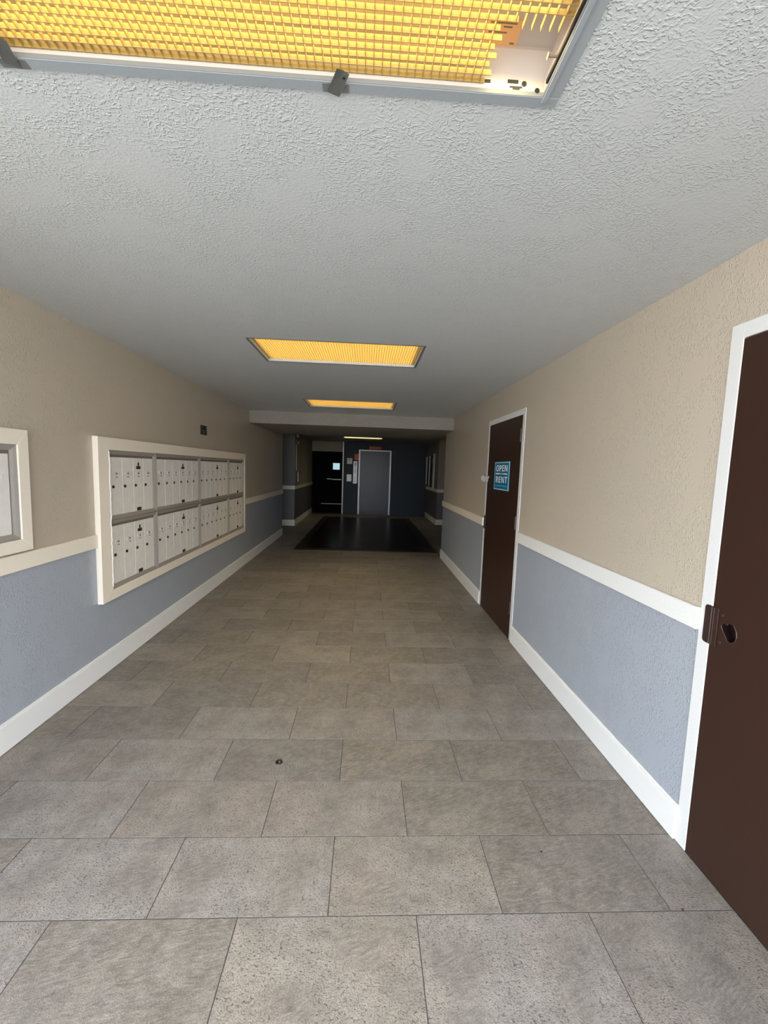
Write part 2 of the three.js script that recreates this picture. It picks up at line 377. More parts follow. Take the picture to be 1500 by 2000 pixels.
// ------------------------------------------------------------------ ceilings with openings for the lights
const LAMPS = [
  { x0: -0.835, x1: 0.403, z0: -1.006, z1: -0.39, y: H },
  { x0: -0.825, x1: 0.377, z0: -3.433, z1: -2.836, y: H },
  { x0: -0.818, x1: 0.357, z0: -5.835, z1: -5.235, y: H },
  { x0: -0.70, x1: 0.44, z0: -12.13, z1: -11.53, y: HL },
];
function slabWithHoles(x0, x1, z0, z1, y, lamps, thick) {
  const s = new THREE.Shape([[x0, -z1], [x1, -z1], [x1, -z0], [x0, -z0]].map((p) => new THREE.Vector2(...p)));
  for (const l of lamps) s.holes.push(new THREE.Path([[l.x0 + 0.02, -l.z1 + 0.02], [l.x0 + 0.02, -l.z0 - 0.02], [l.x1 - 0.02, -l.z0 - 0.02], [l.x1 - 0.02, -l.z1 + 0.02]].map((p) => new THREE.Vector2(...p))));
  const g = new THREE.ExtrudeGeometry(s, { depth: thick, bevelEnabled: false });
  g.rotateX(-Math.PI / 2).translate(0, y, 0);                   // shape (x, -z) to the floor plan, extruded upward
  return boxUV(g);
}
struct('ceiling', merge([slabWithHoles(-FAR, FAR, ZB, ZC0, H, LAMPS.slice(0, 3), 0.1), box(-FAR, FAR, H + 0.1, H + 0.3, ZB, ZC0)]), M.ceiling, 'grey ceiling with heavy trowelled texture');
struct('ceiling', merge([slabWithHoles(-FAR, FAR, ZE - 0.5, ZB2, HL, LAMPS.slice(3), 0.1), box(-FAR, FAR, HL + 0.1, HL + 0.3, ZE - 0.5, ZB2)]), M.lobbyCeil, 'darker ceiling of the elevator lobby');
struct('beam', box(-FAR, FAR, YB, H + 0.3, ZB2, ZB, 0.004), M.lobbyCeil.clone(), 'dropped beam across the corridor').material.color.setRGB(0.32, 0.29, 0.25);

// ------------------------------------------------------------------ rails and baseboards
function rail(z0, z1, side, y0 = RY0, y1 = RY1, x = null) {
  const w = x ?? (side < 0 ? XL : XR), d = 0.019 * -side;
  return box(w, w + d, y0, y1, z0, z1, 0.003);
}
function baseboard(z0, z1, side, x = null) {
  const w = x ?? (side < 0 ? XL : XR), d = 0.014 * -side;
  return merge([box(w, w + d, 0.002, BASE - 0.012, z0, z1, 0.0025), box(w, w + d * 0.62, BASE - 0.0125, BASE, z0, z1, 0.002)]);
}
const U0 = -2.825;                                              // near edge of the mailbox surround
struct('trim', rail(U0, ZL0, -1), M.cream);
struct('trim', rail(ZLEND, -6.17, -1), M.cream);
struct('trim', rail(D1.o1, D2.o0, 1), M.trim);
struct('trim', merge([rail(ZREND - 0.019, D1.o0, 1), box(XR - 0.019, FAR, RY0, RY1, ZREND - 0.019, ZREND, 0.003)]), M.cream);
struct('trim', rail(D2.o1, ZR0, 1), M.trim);
struct('trim', merge([rail(ZD, -10.5, -1, RY0 + 0.015, RY1 + 0.02, -1.815), box(-2.6, -1.797, RY0 + 0.015, RY1 + 0.02, -10.5, -10.481, 0.003)]), M.cream);
struct('trim', merge([rail(ZE, -11.431, 1, RY0 + 0.0, RY1 + 0.0, XLOB), box(XLOB - 0.018, FAR, RY0, RY1, -11.45, -11.431, 0.003)]), M.cream);
struct('baseboard_left', baseboard(ZLEND, ZL0, -1), M.trim);
struct('baseboard_right', merge([baseboard(D1.o1, D2.o0, 1), baseboard(D2.o1, ZR0, 1), baseboard(ZREND - 0.014, D1.o0, 1), box(XR, FAR, 0.002, BASE, ZREND - 0.014, ZREND, 0.002)]), M.trim);
struct('baseboard_lobby_left', merge([baseboard(ZD, -10.5, -1, -1.815), box(-2.6, -1.801, 0.002, BASE, -10.5, -10.486, 0.002)]), M.cream);
struct('baseboard_lobby_right', merge([baseboard(ZE, -11.436, 1, XLOB), box(XLOB - 0.013, FAR, 0.002, BASE, -11.45, -11.436, 0.002)]), M.cream);
// bright metal strip on the corner of the elevator wall
tag(part(thing('corner_guard', 'tall metal corner strip at the left edge of the navy elevator wall', 'corner guard', [XE, 0, ZE]), 'strip',
  merge([box(XE - 0.004, XE + 0.034, 0.003, HL - 0.004, ZE, ZE + 0.004, 0.001), box(XE - 0.004, XE, 0.003, HL - 0.004, ZE - 0.04, ZE + 0.004, 0.001)]), M.steelFrame));

// ------------------------------------------------------------------ the two brown doors of the right wall
function doorFrame(g, D, widen) {
  const px = XR - 0.004, bx = XR + 0.12, gap = 0.0008;
  part(g, 'frame', merge([
    box(px, XR + 0.004, 0.002, D.oTop, D.o0, D.z0 - gap, 0.002), box(px, XR + 0.004, 0.002, D.oTop, D.z1 + gap, D.o1, 0.002), box(px, XR + 0.004, D.top + gap, D.oTop, D.z0 - gap - 0.003, D.z1 + gap + 0.003, 0.002),
    box(XR + 0.003, bx, 0.002, D.top + 0.01, D.z0 - 0.011, D.z0 - gap), box(XR + 0.003, bx, 0.002, D.top + 0.01, D.z1 + gap, D.z1 + 0.011), box(XR + 0.003, bx, D.top + gap, D.top + 0.011, D.z0 - 0.011, D.z1 + 0.011),
    box(XR + 0.05, bx, 0.002, D.top, D.z0 - gap, D.z0 + 0.02), box(XR + 0.05, bx, 0.002, D.top, D.z1 - 0.02, D.z1 + gap), box(XR + 0.05, bx, D.top - 0.02, D.top + gap, D.z0, D.z1),
  ]), M.frameWhite, 'white painted steel door frame');
}
function leafGeo(D, hole) {
  const s = new THREE.Shape([[D.z0, 0.006], [D.z1, 0.006], [D.z1, D.top - 0.003], [D.z0, D.top - 0.003]].map((p) => new THREE.Vector2(...p)));
  if (hole) s.holes.push(new THREE.Path(hole.map((p) => new THREE.Vector2(...p))));
  const g = new THREE.ExtrudeGeometry(s, { depth: 0.044, bevelEnabled: false });
  g.rotateY(-Math.PI / 2).translate(XR + 0.042, 0, 0);          // shape (z, y) on the wall plane, thickness into the opening
  return boxUV(g);
}
function hinge(g, D, y) {
  part(g, 'hinge', merge([cyl(0.0075, 0.0075, 0.115, XR - 0.014, y, D.z1 + 0.002, 'y', 12), box(XR - 0.0095, XR - 0.0035, y - 0.057, y + 0.057, D.z1 - 0.024, D.z1 + 0.004, 0.001)]), M.brownPlate, 'brown painted hinge');
}
// ExtrudeGeometry after rotateY(-90 deg): (x, y, z) -> (-z, y, x): the shape's first coordinate is the world's z
const door2 = structGroup('door_1', [XR, 0, -1.02], 'near brown door with a torn hole where the lock was');
doorFrame(door2, D2);
const holeC = [-1.398, 0.963], holePts = [[-0.034, 0.012], [-0.027, 0.026], [-0.012, 0.021], [-0.006, 0.031], [0.012, 0.029], [0.024, 0.012], [0.028, -0.008], [0.022, -0.026], [0.006, -0.036], [-0.006, -0.031], [-0.02, -0.012], [-0.027, -0.004]];
part(door2, 'leaf', leafGeo(D2, holePts.map(([a, b]) => [holeC[0] + a, holeC[1] + b])), M.brown, 'flat dark brown door leaf');
{
  const v = [], n = holePts.length, P = (k, x) => [x, holeC[1] + holePts[k % n][1] * 0.985, holeC[0] + holePts[k % n][0] * 0.985];
  for (let k = 0; k < n; k++) v.push(...P(k, XR - 0.0012), ...P(k + 1, XR - 0.0012), ...P(k + 1, XR + 0.041), ...P(k, XR - 0.0012), ...P(k + 1, XR + 0.041), ...P(k, XR + 0.041));
  const m = M.holeDark.clone(); m.side = THREE.DoubleSide;
  part(door2, 'cavity_lining', raw(v), m);
}
part(door2, 'lock_core', merge([box(XR + 0.03, XR + 0.041, 0.92, 1.0, -1.44, -1.34), cyl(0.014, 0.012, 0.02, XR + 0.022, 0.955, -1.385, 'x', 16)]), M.holeDark, 'dark cavity left by the removed lock');
{
  // lip of torn metal round the hole
  const pts = holePts.map(([a, b]) => new THREE.Vector3(XR - 0.0015, holeC[1] + b * 1.08, holeC[0] + a * 1.08));
  part(door2, 'torn_edge', new THREE.TubeGeometry(new THREE.CatmullRomCurve3(pts, true, 'catmullrom', 0.2), 60, 0.0028, 6, true), M.brownPlate);
}
function latchGuard(g, zEdge, yc, hgt) {                        // plate with rounded corners, folded over the frame edge
  const s = new THREE.Shape(), z0 = zEdge - 0.030, z1 = zEdge + 0.030, y0 = yc - hgt / 2, y1 = yc + hgt / 2, r = 0.014;
  s.moveTo(z0 + r, y0); s.lineTo(z1, y0); s.lineTo(z1, y1); s.lineTo(z0 + r, y1); s.quadraticCurveTo(z0, y1, z0, y1 - r); s.lineTo(z0, y0 + r); s.quadraticCurveTo(z0, y0, z0 + r, y0);
  const e = new THREE.ExtrudeGeometry(s, { depth: 0.002, bevelEnabled: true, bevelSize: 0.0006, bevelThickness: 0.0006, bevelSegments: 1 });
  e.rotateY(-Math.PI / 2).translate(XR - 0.0046, 0, 0);
  const bolts = [];
  for (const dy of [-0.36, 0.36]) bolts.push(new THREE.SphereGeometry(0.007, 10, 6).scale(0.3, 1, 1).translate(XR - 0.0024, yc + dy * hgt, zEdge + 0.042));
  part(g, 'latch_guard', merge([e, box(XR - 0.0105, XR - 0.005, y0 + 0.001, y1 - 0.001, zEdge - 0.002, zEdge + 0.004, 0.002), box(XR - 0.009, XR - 0.005, y0 + 0.001, y1 - 0.001, zEdge + 0.008, zEdge + 0.013, 0.001), ...bolts]), M.brownPlate, 'brown latch guard plate over the door edge');
}
latchGuard(door2, D2.z0, 0.962, 0.148);
const door1 = structGroup('door_2', [XR, 0, -4.05], 'far brown door with the blue rental sign');
doorFrame(door1, D1);
part(door1, 'leaf', leafGeo(D1), M.brown, 'flat dark brown door leaf');
latchGuard(door1, D1.z0, 0.968, 0.15);
for (const y of [1.855, 1.083, 0.303]) hinge(door1, D1, y);
{
  // thresholds: dark gap strips under the leaves come from the leaf standing 6 mm above the floor
  const sign = thing('rental_sign', 'blue and white OPEN RENT sign on the far brown door', 'sign', [XR - 0.006, 1.351, -4.056]);
  const W = 330, Hh = 420, c = document.createElement('canvas'); c.width = W; c.height = Hh;
  const x = c.getContext('2d');
  x.fillStyle = '#8fd3e4'; x.fillRect(0, 0, W, Hh);
  x.fillStyle = '#0f6f95'; x.fillRect(14, 18, W - 28, Hh - 36);
  x.fillStyle = '#eef7fb'; x.textAlign = 'center'; x.textBaseline = 'middle';
  const fit = (t, y, px, wide) => { x.save(); x.font = `bold ${px}px sans-serif`; const w = x.measureText(t).width; x.translate(W / 2, y); x.scale(wide / w, 1); x.fillText(t, 0, 0); x.restore(); };
  fit('OPEN', 96, 132, 268); fit('RENT', 266, 132, 268);
  x.fillRect(36, 168, 92, 20); x.fillRect(W - 128, 168, 92, 20);
  fit('FOR', 179, 30, 56);
  x.fillStyle = '#a9cfe2'; fit('CONTACT OFFICE FOR DETAILS', 358, 22, 262);
  const t = new THREE.CanvasTexture(c); t.colorSpace = THREE.SRGBColorSpace;
  const z0 = -4.278, z1 = -3.834, g = box(XR - 0.0045, XR - 0.0022, 1.351, 1.632, z0, z1);
  const uv = g.attributes.uv, p = g.attributes.position;
  for (let i = 0; i < uv.count; i++) uv.setXY(i, (p.getZ(i) - z0) / (z1 - z0), (p.getY(i) - 1.351) / 0.281);
  part(sign, 'panel', g, std({ map: t, roughness: 0.35 }), 'printed sign panel');
}
{
  // crumpled white tape stuck across the far jamb
  const tp = thing('tape_scrap', 'crumpled white tape on the far door frame left of the sign', 'tape', [XR - 0.012, 1.43, -4.56]);
  const g = new THREE.PlaneGeometry(0.25, 0.055, 16, 5), p = g.attributes.position;
  for (let i = 0; i < p.count; i++) {
    const a = p.getX(i), b = p.getY(i);
    p.setXYZ(i, -0.005 - 0.010 * Math.abs(Math.sin(a * 70 + b * 40)) - 0.012 * sm(-0.02, -0.12, a), b * (1 - 0.25 * Math.sin(a * 31)) + 0.006 * Math.sin(a * 55), a + 0.004 * Math.sin(b * 150));
  }
  g.computeVertexNormals();
  const m = new THREE.MeshStandardMaterial({ color: rgb(0.75, 0.73, 0.74), roughness: 0.4, side: THREE.DoubleSide });
  part(tp, 'strip', g.translate(XR, 1.452, -4.585), m);
}

// ------------------------------------------------------------------ mailboxes on the left wall
const DOORW = 0.1435, FX = -1.792, DX = -1.806;                 // front of the aluminium frames, face of the small doors
function picture(y0, y1, z0, z1, w, depth, xf, xb) {            // mitred frame with a sloping inner face, on the left wall
  const t = [], o = [[y0, z0], [y0, z1], [y1, z1], [y1, z0]], cy = (y0 + y1) / 2, cz = (z0 + z1) / 2;
  const inset = (k) => o.map(([y, z]) => [y + (y < cy ? k : -k), z + (z < cz ? k : -k)]);
  const A = inset(0), B = inset(w * 0.62), C = inset(w), rings = [[A, xb], [A, xf - 0.002], [inset(0.002), xf], [B, xf - depth * 0.5], [C, xf - depth], [C, xb]];
  for (let r = 0; r < rings.length - 1; r++) for (let i = 0; i < 4; i++) {
    const j = (i + 1) % 4, [P, px] = rings[r], [Q, qx] = rings[r + 1];
    const a = [px, P[i][0], P[i][1]], b = [px, P[j][0], P[j][1]], c = [qx, Q[j][0], Q[j][1]], d = [qx, Q[i][0], Q[i][1]];
    t.push(...a, ...c, ...b, ...a, ...d, ...c);
  }
  return raw(t);
}
function mailUnit(label, y0, y1, z1, n, special, group) {       // z1 = near edge; the unit runs away from the camera
  const b = 0.036, wide = n * DOORW + 2 * b, z0 = z1 - wide;
  const u = thing('mailbox_unit', label, 'mailbox', [XL, y0, (z0 + z1) / 2], group);
  part(u, 'frame', picture(y0 + 0.001, y1 - 0.001, z0 + 0.001, z1 - 0.001, b * 0.8, 0.011, FX, XL), M.alu, 'aluminium frame');
  part(u, 'back_plate', box(XL, DX - 0.009, y0 + 0.012, y1 - 0.012, z0 + 0.012, z1 - 0.012), M.slotDark);
  part(u, 'hood', box(XL + 0.002, DX - 0.0015, y1 - 0.049, y1 - 0.027, z0 + 0.02, z1 - 0.02, 0.001), M.hood);
  const dy0 = y0 + 0.030, dy1 = y1 - 0.048;
  for (let k = 0; k < n; k++) {
    const za = z1 - b - k * DOORW - 0.0012, zb = za - DOORW + 0.0024, zc = (za + zb) / 2;
    const d = part(u, 'mailbox_door', box(DX - 0.008, DX, dy0, dy1, zb, za, 0.0012), M.mailDoor, k === special ? 'white master door with key slot and dark plates' : 'narrow white mailbox door');
    const hy = dy1 - 0.118;
    part(d, 'card_holder', merge([box(DX, DX + 0.0028, hy - 0.012, hy + 0.012, zc - 0.036, zc + 0.036, 0.0008), box(DX + 0.0026, DX + 0.0042, hy - 0.012, hy + 0.012, zc - 0.036, zc - 0.022, 0.0006)]), M.holder);
    part(d, 'number_label', box(DX + 0.0026, DX + 0.0034, hy - 0.0065, hy + 0.0055, zc - 0.006, zc + 0.011), M.ink);
    part(d, 'name_mark', box(DX, DX + 0.0008, hy - 0.029, hy - 0.022, zc - 0.014, zc + 0.010), M.gunmetal);
    const ly = dy1 - 0.212;
    part(d, 'lock', merge([cyl(0.0115, 0.0105, 0.006, DX + 0.003, ly, za - 0.026, 'x', 16), box(DX + 0.0055, DX + 0.0068, ly - 0.006, ly + 0.006, za - 0.0272, za - 0.0248)]), M.lockDark);
    if (k === special) {
      part(d, 'key_slot', cyl(0.0095, 0.0095, 0.003, 0, 0, 0, 'x', 14).scale(1, 1.7, 1).translate(DX + 0.0012, dy1 - 0.048, zc), M.slotDark);
      part(d, 'name_plate', box(DX, DX + 0.002, dy1 - 0.086, dy1 - 0.062, zc - 0.030, zc + 0.030, 0.0005), M.slotDark);
      part(d, 'lower_plate', box(DX, DX + 0.002, dy0 + 0.003, dy0 + 0.030, zc - 0.030, zc + 0.030, 0.0005), M.slotDark);
    }
  }
  return [u, z0];
}
{
  const yT = 1.588, yM = 1.0935, yBt = 0.594;
  const place = ['nearest column', 'second column', 'third column', 'farthest column'];
  for (const [row, y0, y1] of [['upper', yM, yT], ['lower', yBt, yM]]) {
    let z = -2.945;
    [4, 6, 6, 4].forEach((n, i) => { z = mailUnit(`${row} mailbox unit with ${n === 4 ? 'four' : 'six'} white doors, ${place[i]} of the bank`, y0, y1, z, n, n === 4 ? 2 : 3, 'mailbox units in the wall bank')[1]; });
  }
  const zEnd = -2.945 - 20 * DOORW - 8 * 0.036;
  const sur = thing('mailbox_surround', 'cream wooden surround framing the bank of eight mailbox units', 'frame', [XL, 0.525, (U0 + zEnd) / 2]);
  const tz1 = U0, tz0 = zEnd - 0.062, tb = 0.524, tt = 1.674, x1 = -1.786, mit = (ys, zs) => {    // mitred board: polygon (y, z), 38 mm thick
    const s = new THREE.Shape(ys.map((y, i) => new THREE.Vector2(zs[i], y)));
    const g = new THREE.ExtrudeGeometry(s, { depth: x1 - XL - 0.0048, bevelEnabled: true, bevelThickness: 0.002, bevelSize: 0.0018, bevelOffset: -0.0018, bevelSegments: 1 });
    g.rotateY(-Math.PI / 2).translate(x1 - 0.002, 0, 0);
    return boxUV(g);
  };
  const i0 = zEnd + 0.0, i1 = -2.945, ib = yBt, it = yT;
  part(sur, 'top_board', mit([tt, tt, it, it], [tz0, tz1, i1, i0]), M.cream);
  part(sur, 'bottom_board', mit([tb, ib, ib, tb], [tz0, i0, i1, tz1]), M.cream);
  part(sur, 'near_board', mit([tb, ib, it, tt], [tz1, i1, i1, tz1]), M.cream);
  part(sur, 'far_board', mit([tb, tt, it, ib], [tz0, tz0, i0, i0]), M.cream);
  {
    // ragged bead of white caulk along the near edge
    const pts = []; for (let k = 0; k <= 40; k++) pts.push(new THREE.Vector3(x1 + 0.001, 0.62 + k * 0.024, i1 + 0.003 + 0.009 * (rnd() - 0.5)));
    part(sur, 'caulk_bead', new THREE.TubeGeometry(new THREE.CatmullRomCurve3(pts), 120, 0.0034, 6, false), M.white, 'ragged white caulk along the near edge');
  }
  // the separate unit nearer the camera, mostly outside the frame
  const far0 = -2.195, n0 = 4, w0 = n0 * DOORW + 0.072;
  mailUnit('single mailbox unit in its own surround at the left edge of the photo', 1.091, 1.58, far0 + w0, n0, 1);
  const s2 = thing('mailbox_surround', 'cream surround of the single mailbox unit at the left edge, above the rail', 'frame', [XL, 1.026, far0 + w0 / 2]);
  const a0 = far0 - 0.067, a1 = far0 + w0 + 0.07, b0 = 1.026, b1 = 1.659;
  part(s2, 'top_board', mit([b1, b1, 1.58, 1.58], [a0, a1, far0 + w0, far0]), M.cream);
  part(s2, 'bottom_board', mit([b0, 1.091, 1.091, b0], [a0, far0, far0 + w0, a1]), M.cream);
  part(s2, 'near_board', mit([b0, 1.091, 1.58, b1], [a1, far0 + w0, far0 + w0, a1]), M.cream);
  part(s2, 'far_board', mit([b0, b1, 1.58, 1.091], [a0, a0, far0, far0]), M.cream);
}
{
  const v = thing('wall_plate', 'small dark intercom plate on the tan wall above the mailboxes', 'plate', [XL, 1.832, -4.69]);
  part(v, 'plate', box(XL, XL + 0.012, 1.832, 1.933, -4.768, -4.612, 0.003), M.black);
  part(v, 'button', merge([cyl(0.007, 0.006, 0.005, XL + 0.014, 1.912, -4.745, 'x', 12), cyl(0.007, 0.006, 0.005, XL + 0.014, 1.912, -4.655, 'x', 12)]), M.gunmetal);
  part(v, 'grille', merge([0, 1, 2, 3].map((k) => box(XL + 0.011, XL + 0.0135, 1.85 + k * 0.011, 1.855 + k * 0.011, -4.735, -4.65, 0.0008))), M.gunmetal);
}

// ------------------------------------------------------------------ recessed fluorescent lights
const CELL = 0.0178, LB = 0.014, LH = 0.0105, LT = 0.0016;      // louvre pitch, height above the ceiling plane, blade height and thickness
function light(l, i, label) {
  const o = thing('ceiling_light', label, 'light', [(l.x0 + l.x1) / 2, l.y, (l.z0 + l.z1) / 2], 'recessed ceiling lights');
  const y = l.y, fl = i === 0 ? 0.036 : 0.014, fz = i === 0 ? 0.026 : 0.014, ft = i === 0 ? 0.004 : 0.003;
  const ix0 = l.x0 + fl, ix1 = l.x1 - fl, iz0 = l.z0 + fz, iz1 = l.z1 - fz;
  const fm = i === 0 ? M.flange : M.flangeDark;
  const bits = [box(l.x0, l.x1, y - ft, y, l.z0, iz0, 0.0012), box(l.x0, l.x1, y - ft, y, iz1, l.z1, 0.0012), box(l.x0, ix0, y - ft, y, iz0, iz1, 0.0012), box(ix1, l.x1, y - ft, y, iz0, iz1, 0.0012)];
  if (i === 0) for (const [a, b] of [[l.x0 + 0.012, ix0], [ix1, l.x1 - 0.024]]) bits.push(box(a, b, y - ft - 0.003, y - ft + 0.001, iz0 - 0.012, iz1 + 0.012, 0.001));
  part(o, 'frame', merge(bits), fm, i === 0 ? 'grey painted flange' : 'dark thin flange');
  // white pan: side walls, sloping shoulders, top
  const top = 0.062, sh = 0.028, T = 0.0015;
  const pan = [box(ix0 - T, ix1 + T, y + top, y + top + T, iz0 - T, iz1 + T), box(ix0 - T, ix0, y - 0.001, y + top, iz0, iz1), box(ix1, ix1 + T, y - 0.001, y + top, iz0, iz1), box(ix0, ix1, y - 0.001, y + top, iz0 - T, iz0), box(ix0, ix1, y - 0.001, y + top, iz1, iz1 + T)];
  for (const s of [0, 1]) {                                     // sloping lampholder covers along the long sides
    const za = s ? iz1 : iz0, zb = s ? iz1 - 0.035 : iz0 + 0.035;
    const a = [ix0, y + sh, za], b = [ix1, y + sh, za], c = [ix1, y + top - 0.006, zb], d = [ix0, y + top - 0.006, zb], e = [ix1, y + top, zb], f = [ix0, y + top, zb];
    pan.push(raw([...a, ...b, ...c, ...a, ...c, ...d, ...d, ...c, ...e, ...d, ...e, ...f]));
  }
  part(o, 'housing', merge(pan), M.lampWhite, 'white steel housing');
  // egg-crate louvre
  const blades = [], x0 = ix0 + 0.006, x1 = ix1 - 0.006, z0 = iz0 + 0.003, z1 = iz1 - 0.004;
  const gone = (x, z) => i === 0 && ((x > 0.233 && z < -0.862) || (x > 0.262 && z < -0.848));   // broken corner
  for (let z = z0; z < z1; z += CELL) { let xe = x1; if (gone(x1, z)) xe = z < -0.862 ? 0.233 + 0.009 * Math.round((z + 0.98) / CELL % 2) : 0.262; blades.push(box(x0, xe, y + LB, y + LB + LH, z - LT / 2, z + LT / 2)); }
  for (let x = x0; x < x1; x += CELL) { let zs = z0 - 0.003; if (gone(x, z0)) zs = x > 0.262 ? -0.866 : -0.855; blades.push(box(x - LT / 2, x + LT / 2, y + LB + 0.0005, y + LB + LH - 0.0005, zs, z1)); }
  part(o, 'louver', merge(blades), i === 3 ? M.louverPale : M.louver, i === 0 ? 'yellowed egg-crate louver with a broken corner' : 'yellowed egg-crate louver');
  const w = ix1 - ix0 - 0.06, cx = (ix0 + ix1) / 2;
  for (const z of [iz0 + 0.16, iz1 - 0.16]) part(o, 'tube', cyl(0.011, 0.011, w, cx, y + 0.047, z, 'x', 16), M.tube, 'fluorescent tube');
  const a = new THREE.RectAreaLight(i === 3 ? new THREE.Color().setRGB(1, 0.92, 0.66) : TUBE.color, TUBE.light[i], w, iz1 - iz0 - 0.05);
  a.name = 'tube_light'; a.position.set(0, 0.033, 0); a.rotation.x = -Math.PI / 2; o.add(a);
  if (i === 0) {
    part(o, 'inner_lip', merge([box(ix0, ix1, y - 0.0035, y + 0.0055, iz0 + 0.0001, iz0 + 0.0011), box(ix1 - 0.0011, ix1 - 0.0001, y - 0.0035, y + 0.003, iz0 + 0.001, iz1)]), M.lip, 'grey lip inside the flange');
    const hole = [];
    hole.push(box(0.232, 0.247, y + 0.017, y + 0.0235, iz0 + 0.0004, iz0 + 0.001), box(0.285, 0.309, y + 0.0195, y + 0.0265, iz0 + 0.0004, iz0 + 0.001), cyl(0.0055, 0.0055, 0.001, 0.322, y + 0.02, iz0 + 0.0008, 'z', 16));
    hole.push(box(0.29, 0.318, y + 0.011, y + 0.014, iz0 + 0.0004, iz0 + 0.001), box(0.297, 0.313, y + 0.0075, y + 0.011, iz0 + 0.0004, iz0 + 0.001), cyl(0.0055, 0.0055, 0.001, 0.352, y + 0.008, iz0 + 0.0008, 'z', 16));
    part(o, 'punched_holes', merge(hole), M.black, 'dark punched holes in the housing wall');
    part(o, 'gasket', box(ix1 - 0.005, ix1 - 0.0004, y + 0.004, y + 0.013, iz0 + 0.022, iz1 - 0.02, 0.001), M.black, 'black gasket along the right edge');
    part(o, 'screw', merge([cyl(0.0022, 0.0022, 0.022, ix1 - 0.011, y + 0.010, -0.905, 'x', 10), cyl(0.0062, 0.003, 0.003, ix1 - 0.023, y + 0.010, -0.905, 'x', 12), cyl(0.0045, 0.0045, 0.004, ix1 - 0.004, y + 0.010, -0.905, 'x', 6)]), M.rust);
    const st = part(o, 'warning_sticker', box(0.215, 0.287, y + 0.0605, y + 0.0618, -0.948, -0.895), std({ color: rgb(0.74, 0.43, 0.20), roughness: 0.6 }), 'orange sticker inside the housing');
    for (const [a0, a1, z] of [[0.222, 0.276, -0.902], [0.25, 0.268, -0.909], [0.222, 0.26, -0.92], [0.272, 0.282, -0.94]]) part(st, 'print_line', box(a0, a1, y + 0.0601, y + 0.0606, z - 0.0015, z + 0.0015), M.rust);
  }
  return o;
}
['near ceiling light with a broken yellow louver overhead', 'second ceiling light, yellow louver lit in mid corridor', 'third ceiling light, just before the dropped beam', 'far ceiling light in the dark lobby beyond the beam'].forEach((t, i) => light(LAMPS[i], i, t));

// strips of grey duct tape hold the near louvre up
function tapeStrip(label, cx, cz, turn, mat) {
  const t = thing('tape_strip', label, 'tape', [cx, H - 0.004, cz]);
  const W = 0.028, L = 0.064, g = new THREE.PlaneGeometry(W, L, 64, 10), p = g.attributes.position;
  for (let k = 0; k < p.count; k++) {
    const a = p.getX(k), b = p.getY(k), s = (b + L / 2) / L;     // s = 0 on the flange, 1 at the hanging tip
    p.setXYZ(k, a, -0.0072 - 0.003 * s * s - 0.0003 * Math.cos(a * 2244) + 0.002 * s * Math.cos(a * 110), b);
  }
  g.computeVertexNormals(); g.rotateY(turn);
  const m = mat.clone(); m.side = THREE.DoubleSide;
  part(t, 'strip', g.translate(cx, H, cz), m, 'ribbed grey tape strip');
  const fold = new THREE.PlaneGeometry(0.058, 0.020, 6, 2), q = fold.attributes.position;
  for (let k = 0; k < q.count; k++) q.setXYZ(k, q.getX(k), -0.0047 - 0.0004 * Math.sin(q.getX(k) * 170), q.getY(k));
  fold.computeVertexNormals();
  const m2 = M.tapeOld.clone(); m2.side = THREE.DoubleSide;
  part(t, 'stuck_end', fold.translate(cx - 0.006, H, -0.995), m2, 'end of the tape stuck to the flange');
  if (cx > -0.5) part(t, 'rivet', new THREE.SphereGeometry(0.0032, 12, 8).scale(1, 0.5, 1).translate(cx + 0.013, H - 0.0085, cz + 0.013), M.black);
}
tapeStrip('grey duct tape strip in the middle of the near light edge', -0.086, -0.978, 0.4, M.tape);
tapeStrip('dark duct tape strip on the near light at the left edge', -0.768, -0.966, 0.35, M.tape);

